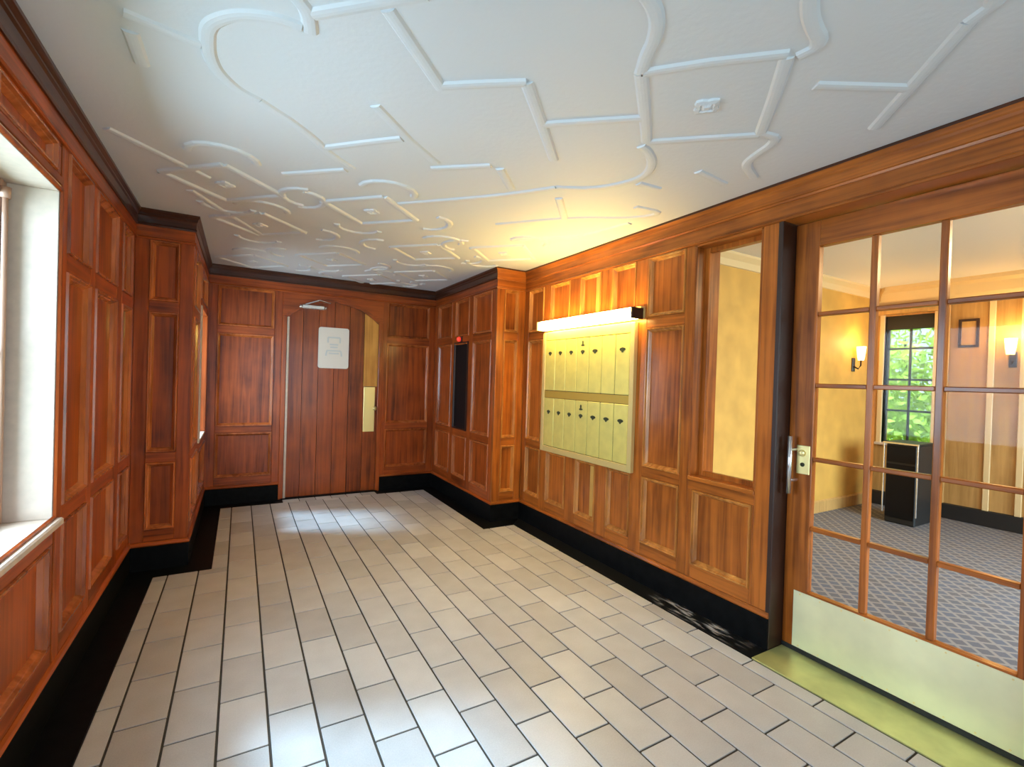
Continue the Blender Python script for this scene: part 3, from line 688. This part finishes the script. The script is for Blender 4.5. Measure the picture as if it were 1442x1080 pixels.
# ------------------------------------------------------------------ mailboxes and their lamp
MY0, MY1, MZ0, MZ1 = 2.468, 3.632, 0.742, 1.815
mb = empty('mailbox_bank', (XR-.02, (MY0+MY1)/2, MZ0), 'bank of yellow brass mailboxes in two rows on the right wall', 'mailboxes')
FR.box('back_box', MY0+.004, MY1-.004, MZ0+.004, MZ1-.004, -.0, .026, 'dark', mb, .002)
FR.box('surround', MY0, MY0+.042, MZ0, MZ1, .001, .036, 'mail_edge', mb, .003); FR.box('surround', MY1-.042, MY1, MZ0, MZ1, .001, .036, 'mail_edge', mb, .003)
FR.box('surround', MY0+.042, MY1-.042, MZ0, MZ0+.05, .001, .036, 'mail_edge', mb, .003); FR.box('surround', MY0+.042, MY1-.042, MZ1-.075, MZ1, .001, .034, 'mail', mb, .003)
FR.box('middle_rail', MY0+.042, MY1-.042, 1.228, 1.290, .001, .031, 'mail_dark', mb, .002)
cw = (MY1-MY0-.084)/7
for rr_, (z0, z1) in enumerate(((MZ0+.05, 1.228), (1.290, MZ1-.075))):
    for k in range(7):
        a, c = MY1-.042-(k+1)*cw, MY1-.042-k*cw      # counted from the far end
        dr = FR.box('mailbox_door', a+.0025, c-.0025, z0+.003, z1-.003, .005, .032, 'mail', mb, .004)
        zk = z1-.115 if rr_ else z1-.125
        def ellipse(name, yc, zc, ry, rz, d):
            n = 12; V = [FR.p(yc+ry*math.cos(2*math.pi*i/n), zc+rz*math.sin(2*math.pi*i/n), dd) for dd in (.031, d) for i in range(n)]
            F = [(i, (i+1) % n, n+(i+1) % n, n+i) for i in range(n)] + [tuple(range(n, 2*n))]
            mesh_obj(name, V, F, 'keyhole', dr)
        if not (rr_ == 1 and k == 5):
            ellipse('keyhole', (a+c)/2, zk, .030 if k > 3 else .024, .013, .035); ellipse('key_cylinder', (a+c)/2, zk-.004, .010, .018, .037)
        if k == 3:
            ellipse('name_slot', (a+c)/2, zk+.052, .022, .008, .035); ellipse('call_button', (a+c)/2, zk+.072, .008, .018, .036)

lm = empty('mailbox_lamp', (XR-.06, 3.03, 1.83), 'long lit strip lamp with dark end above the mailboxes', 'lamp')
A0, A1 = 2.405, 3.615
FR.box('housing', A0, A1, 1.905, 1.918, .001, .045, 'mail_edge', lm, .003)
FR.box('back_plate', A0, A1, 1.832, 1.905, .001, .02, 'mail_edge', lm, .002)
FR.box('end_cap', A0, A0+.016, 1.828, 1.905, .02, .125, 'dark', lm, .002); FR.box('end_cap', A1-.016, A1, 1.828, 1.905, .02, .125, 'mail_edge', lm, .002)
dfz = FR.box('diffuser', A0+.017, A1-.017, 1.828, 1.904, .03, .124, 'tube', lm, .012); dfz['label'] = 'glowing white strip diffuser'

# directory board and red lamp on the right recess wall
db = empty('directory_board', (XRR, 4.84, Z_C1), 'narrow black board on the shadowed right recess wall', 'notice board')
FRR.box('board', 4.672, 5.012, Z_C1+.016, Z_M0-.004, -.0229, -.004, 'blackglass', db, .002)
FRR.ring('board_frame', 4.655, 5.03, Z_C1, Z_M0+.012, [(0, -.012), (0, .012), (.014, .012), (.018, -.003)], 'dark', db)
rl = empty('alarm_lamp', (XRR, 4.87, 1.79), 'small red lamp above the narrow black board', 'lamp')
FRR.box('base_plate', 4.82, 4.92, 1.778, 1.838, .0005, .012, 'dark', rl, .003)
V, F = tube_geo([FRR.p(4.87, 1.808, .012), FRR.p(4.87, 1.808, .03), FRR.p(4.87, 1.808, .042), FRR.p(4.87, 1.808, .046)], [.026, .026, .018, .006], 12)
mesh_obj('red_dome', V, F, 'red', rl, True)

# ------------------------------------------------------------------ lobby beyond the glazed door
LX1, LYN, LYS, LZ = 6.80, 2.85, -1.55, 2.62
fl2 = boxes('floor_lobby', [(XO-.001, LX1+.1, LYS-.1, LYN+.1, -.2, -.002)], 'carpet'); tag(fl2, 'dark patterned carpet of the lobby beyond the glazed door', 'floor', kind='structure')
ce2 = boxes('ceiling_lobby', [(XO-.22, LX1+.2, LYS-.2, LYN+.2, LZ, LZ+.12)], 'lobby_ceiling'); tag(ce2, 'pale ceiling of the lobby seen through the top panes', 'ceiling', kind='structure')
wn = boxes('wall_lobby_north', [(XO-.2, LX1+.15, LYN, LYN+.12, 0, LZ+.1)], 'lobby_paint'); tag(wn, 'plain gold painted lobby wall left of the far window', 'wall', kind='structure')
FN = Frame('y', LYN, -1)
FN.sweep('skirting', XO, LX1, 0, -1, [(0, 0), (.015, 0), (.015, .12), (.006, .135), (0, .135)], 'lobby_wood', wn)
FN.sweep('cornice', XO, LX1, 0, -1, [(0, 2.50), (.012, 2.505), (.03, 2.56), (.07, 2.60), (.075, LZ), (0, LZ)], 'cream', wn)
VY0, VY1, VZ0, VZ1 = 2.27, 2.745, .76, 2.285
wf = boxes('wall_lobby_far', [(LX1, LX1+.15, LYS-.1, VY0, 0, LZ+.1), (LX1, LX1+.15, VY1, LYN+.1, 0, LZ+.1), (LX1, LX1+.15, VY0, VY1, 0, VZ0), (LX1, LX1+.15, VY0, VY1, VZ1, LZ+.1)], 'lobby_wood')
tag(wf, 'far lobby wall of pale oak boards with the leafy window', 'wall', kind='structure')
FX = Frame('x', LX1, -1)
for c in (2.16, 1.795, 1.555, 1.20, .85, .5, .1, -.3, -.7, -1.1):
    FX.box('batten', c-.025, c+.025, .16, 2.36, 0, .02, 'cream' if c in (1.795, 1.555) else 'lobby_wood', wf, .004)
FX.sweep('skirting', LYS, LYN, 0, -1, [(0, 0), (.03, 0), (.03, .155), (0, .165)], 'iron', wf)
FX.sweep('cornice', LYS, LYN, 0, -1, [(0, 2.36), (.02, 2.365), (.03, 2.42), (.06, 2.46), (.10, 2.55), (.14, 2.58), (.15, LZ), (0, LZ)], 'cream', wf)
FX.box('window_pelmet', VY0-.06, VY1+.06, 2.30, 2.40, 0, .10, 'lobby_wood', wf, .006)
wsouth = boxes('wall_lobby_south', [(XO-.2, 3.2, LYS, LYS-.12, 0, LZ+.1), (6.1, LX1+.15, LYS, LYS-.12, 0, LZ+.1), (3.2, 6.1, LYS, LYS-.12, 0, .5), (3.2, 6.1, LYS, LYS-.12, 2.4, LZ+.1)], 'lobby_paint')
tag(wsouth, 'lobby wall with added wide window to the right of view', 'wall', kind='structure')
window('window_5', 'y', LYS-.06, 3.2, 6.1, .5, 2.4, 4, 3, 'wide lobby window added out of view on the right', 'lobby_wood', .05, .03)  # unseen window, added so that daylight reaches the carpet
w3, _ = window('window_4', 'x', LX1+.06, VY0, VY1, VZ0, VZ1, 2, 4, 'dark barred window full of green leaves at the lobby end', 'iron', .022, .024, .03)
for a, c in ((VY0-.05, VY0), (VY1, VY1+.05)): box('casing', LX1-.02, LX1+.1, a, c, VZ0-.03, VZ1+.02, 'cream', w3, .004)
box('window_head', LX1+.02, LX1+.1, VY0+.001, VY1-.001, VZ1-.16, VZ1, 'iron', w3, .003)
box('window_sill', LX1-.06, LX1+.1, VY0-.05, VY1+.05, VZ0-.03, VZ0, 'reveal', w3, .004)

def sconce(loc, n, label):
    """n: outward direction"""
    t = empty('wall_sconce', loc, label, 'lamp', 'lobby wall sconces'); L = Vector(loc); n = Vector(n)
    s = Vector((-n.y, n.x, 0))
    def bx(name, a, b_, mat, bev=.004):
        box(name, min(a.x, b_.x), max(a.x, b_.x), min(a.y, b_.y), max(a.y, b_.y), min(a.z, b_.z), max(a.z, b_.z), mat, t, bev)
    bx('back_plate', L-s*.03+Vector((0, 0, -.10)), L+s*.03+n*.015+Vector((0, 0, .06)), 'dark')
    v, f_ = tube_geo([L+n*.012+Vector((0, 0, -.04)), L+n*.06+Vector((0, 0, -.07)), L+n*.085+Vector((0, 0, -.03)), L+n*.085+Vector((0, 0, .03))], .009, 8); mesh_obj('arm', v, f_, 'dark', t)
    v, f_ = tube_geo([L+n*.085+Vector((0, 0, .03)), L+n*.085+Vector((0, 0, .10)), L+n*.085+Vector((0, 0, .19))], [.030, .040, .048], 12); mesh_obj('lamp_shade', v, f_, 'shade', t, True)
    l = bpy.data.lights.new('sconce_bulb', 'POINT'); l.energy = 7; l.color = (1, .62, .22); l.shadow_soft_size = .06
    o = bpy.data.objects.new('sconce_bulb', l); COL.objects.link(o); o.location = n*.16+Vector((0, 0, .24)); o.parent = t
sconce((LX1-.0, 1.635, 1.76), (-1, 0, 0), 'lit candle sconce on pale oak wall right of the framed picture')
sconce((6.28, LYN, 1.70), (0, -1, 0), 'lit sconce on plain gold wall beside the leafy window')
pf = empty('framed_picture', (LX1-.01, 1.975, 1.885), 'small square brown framed picture beside the leafy window', 'picture')
FX.ring('frame', 1.895, 2.062, 1.88, 2.185, [(0, .001), (0, .02), (.022, .02), (.026, .010)], 'dark', pf)
FX.box('canvas', 1.915, 2.042, 1.90, 2.165, .001, .011, 'lobby_wood', pf, 0)

# black console below the leafy window
kc = empty('console_cabinet', (6.12, 2.19, 0), 'black console with thin pale metal frame under the leafy window', 'cabinet')
CX0, CX1, CY0, CY1, CZ = 5.96, 6.36, 2.085, 2.375, .86
box('carcass', CX0+.02, CX1, CY0+.012, CY1-.012, .0, CZ-.03, 'iron', kc, .01)
box('top', CX0, CX1+.01, CY0-.01, CY1+.01, CZ-.03, CZ-.012, 'iron', kc, .003)
box('top_edge', CX0-.008, CX0, CY0-.01, CY1+.01, CZ-.03, CZ-.012, 'chrome', kc, .002)
for yy in (CY0, CY1): box('leg_trim', CX0-.006, CX0+.006, yy-.006, yy+.006, .10, CZ-.03, 'chrome', kc, .002)
box('door', CX0+.01, CX0+.02, CY0+.02, CY1-.02, .06, CZ-.24, 'blackglass', kc, .003); box('drawer', CX0+.01, CX0+.02, CY0+.02, CY1-.02, CZ-.22, CZ-.05, 'blackglass', kc, .003)

# ceiling lamp added out of view to brighten the lobby
lp_ = empty('lobby_fill_lamp', (4.3, .2, 2.45), 'round opal ceiling lamp added to light the lobby', 'lamp')
tube('stem', [(4.3, .2, LZ), (4.3, .2, 2.52)], .012, 'brass', lp_, 10)
V, F = tube_geo([(4.3, .2, 2.53), (4.3, .2, 2.50), (4.3, .2, 2.46), (4.3, .2, 2.44)], [.10, .18, .16, .08], 20); mesh_obj('opal_bowl', V, F, 'fill_lamp', lp_, True)
l = bpy.data.lights.new('lobby_fill_bulb', 'POINT'); l.energy = 32; l.color = (1, .70, .36); l.shadow_soft_size = .15
o = bpy.data.objects.new('lobby_fill_bulb', l); COL.objects.link(o); o.location = (0, 0, -.12); o.parent = lp_

# ------------------------------------------------------------------ garden outside
gd = boxes('ground', [(LX1+.15, 40, -25, 30, -.6, -.35), (-40, XL-.24, -25, 30, -.6, -.35), (-40, 40, -30, YF-.6, -.62, -.36)], 'grass'); tag(gd, 'green lawn outside the lobby window', 'ground', kind='structure')
def shrub(loc, rx, ry, rz, nleaf, label, seed):
    rnd = random.Random(seed)
    t = empty('garden_shrub', loc, label, 'shrub', 'shrubs outside the lobby window')
    L = Vector(loc)
    tube('stem', [L, L+Vector((.05, .05, rz*.6)), L+Vector((0, .1, rz*1.2))], [.05, .04, .02], 'bark', t)
    V, F = [], []
    for i in range(nleaf):
        while True:
            q = Vector((rnd.uniform(-1, 1), rnd.uniform(-1, 1), rnd.uniform(-1, 1)))
            if .35 < q.length < 1: break
        c = L + Vector((q.x*rx, q.y*ry, rz+q.z*rz)); a = Vector((rnd.gauss(0, 1), rnd.gauss(0, 1), rnd.gauss(0, 1))).normalized(); b_ = a.orthogonal().normalized()
        s = rnd.uniform(.05, .11); k = len(V)
        V += [tuple(c-a*s), tuple(c+b_*s*.45), tuple(c+a*s), tuple(c-b_*s*.45)]; F.append((k, k+1, k+2, k+3))
    fo = mesh_obj('foliage', V, F, 'leaf', t); fo['kind'] = 'stuff'
shrub((9.2, 4.0, -.35), 1.0, 1.1, 1.35, 3600, 'tall leafy green shrub filling the left of the lobby window', 3)
shrub((9.3, 1.9, -.35), .9, .9, 1.1, 2800, 'lower leafy green shrub filling the right of the lobby window', 5)
shrub((11.5, 4.2, -.35), 1.4, 2.0, 2.3, 4500, 'taller bright shrub further back outside the lobby window', 9)
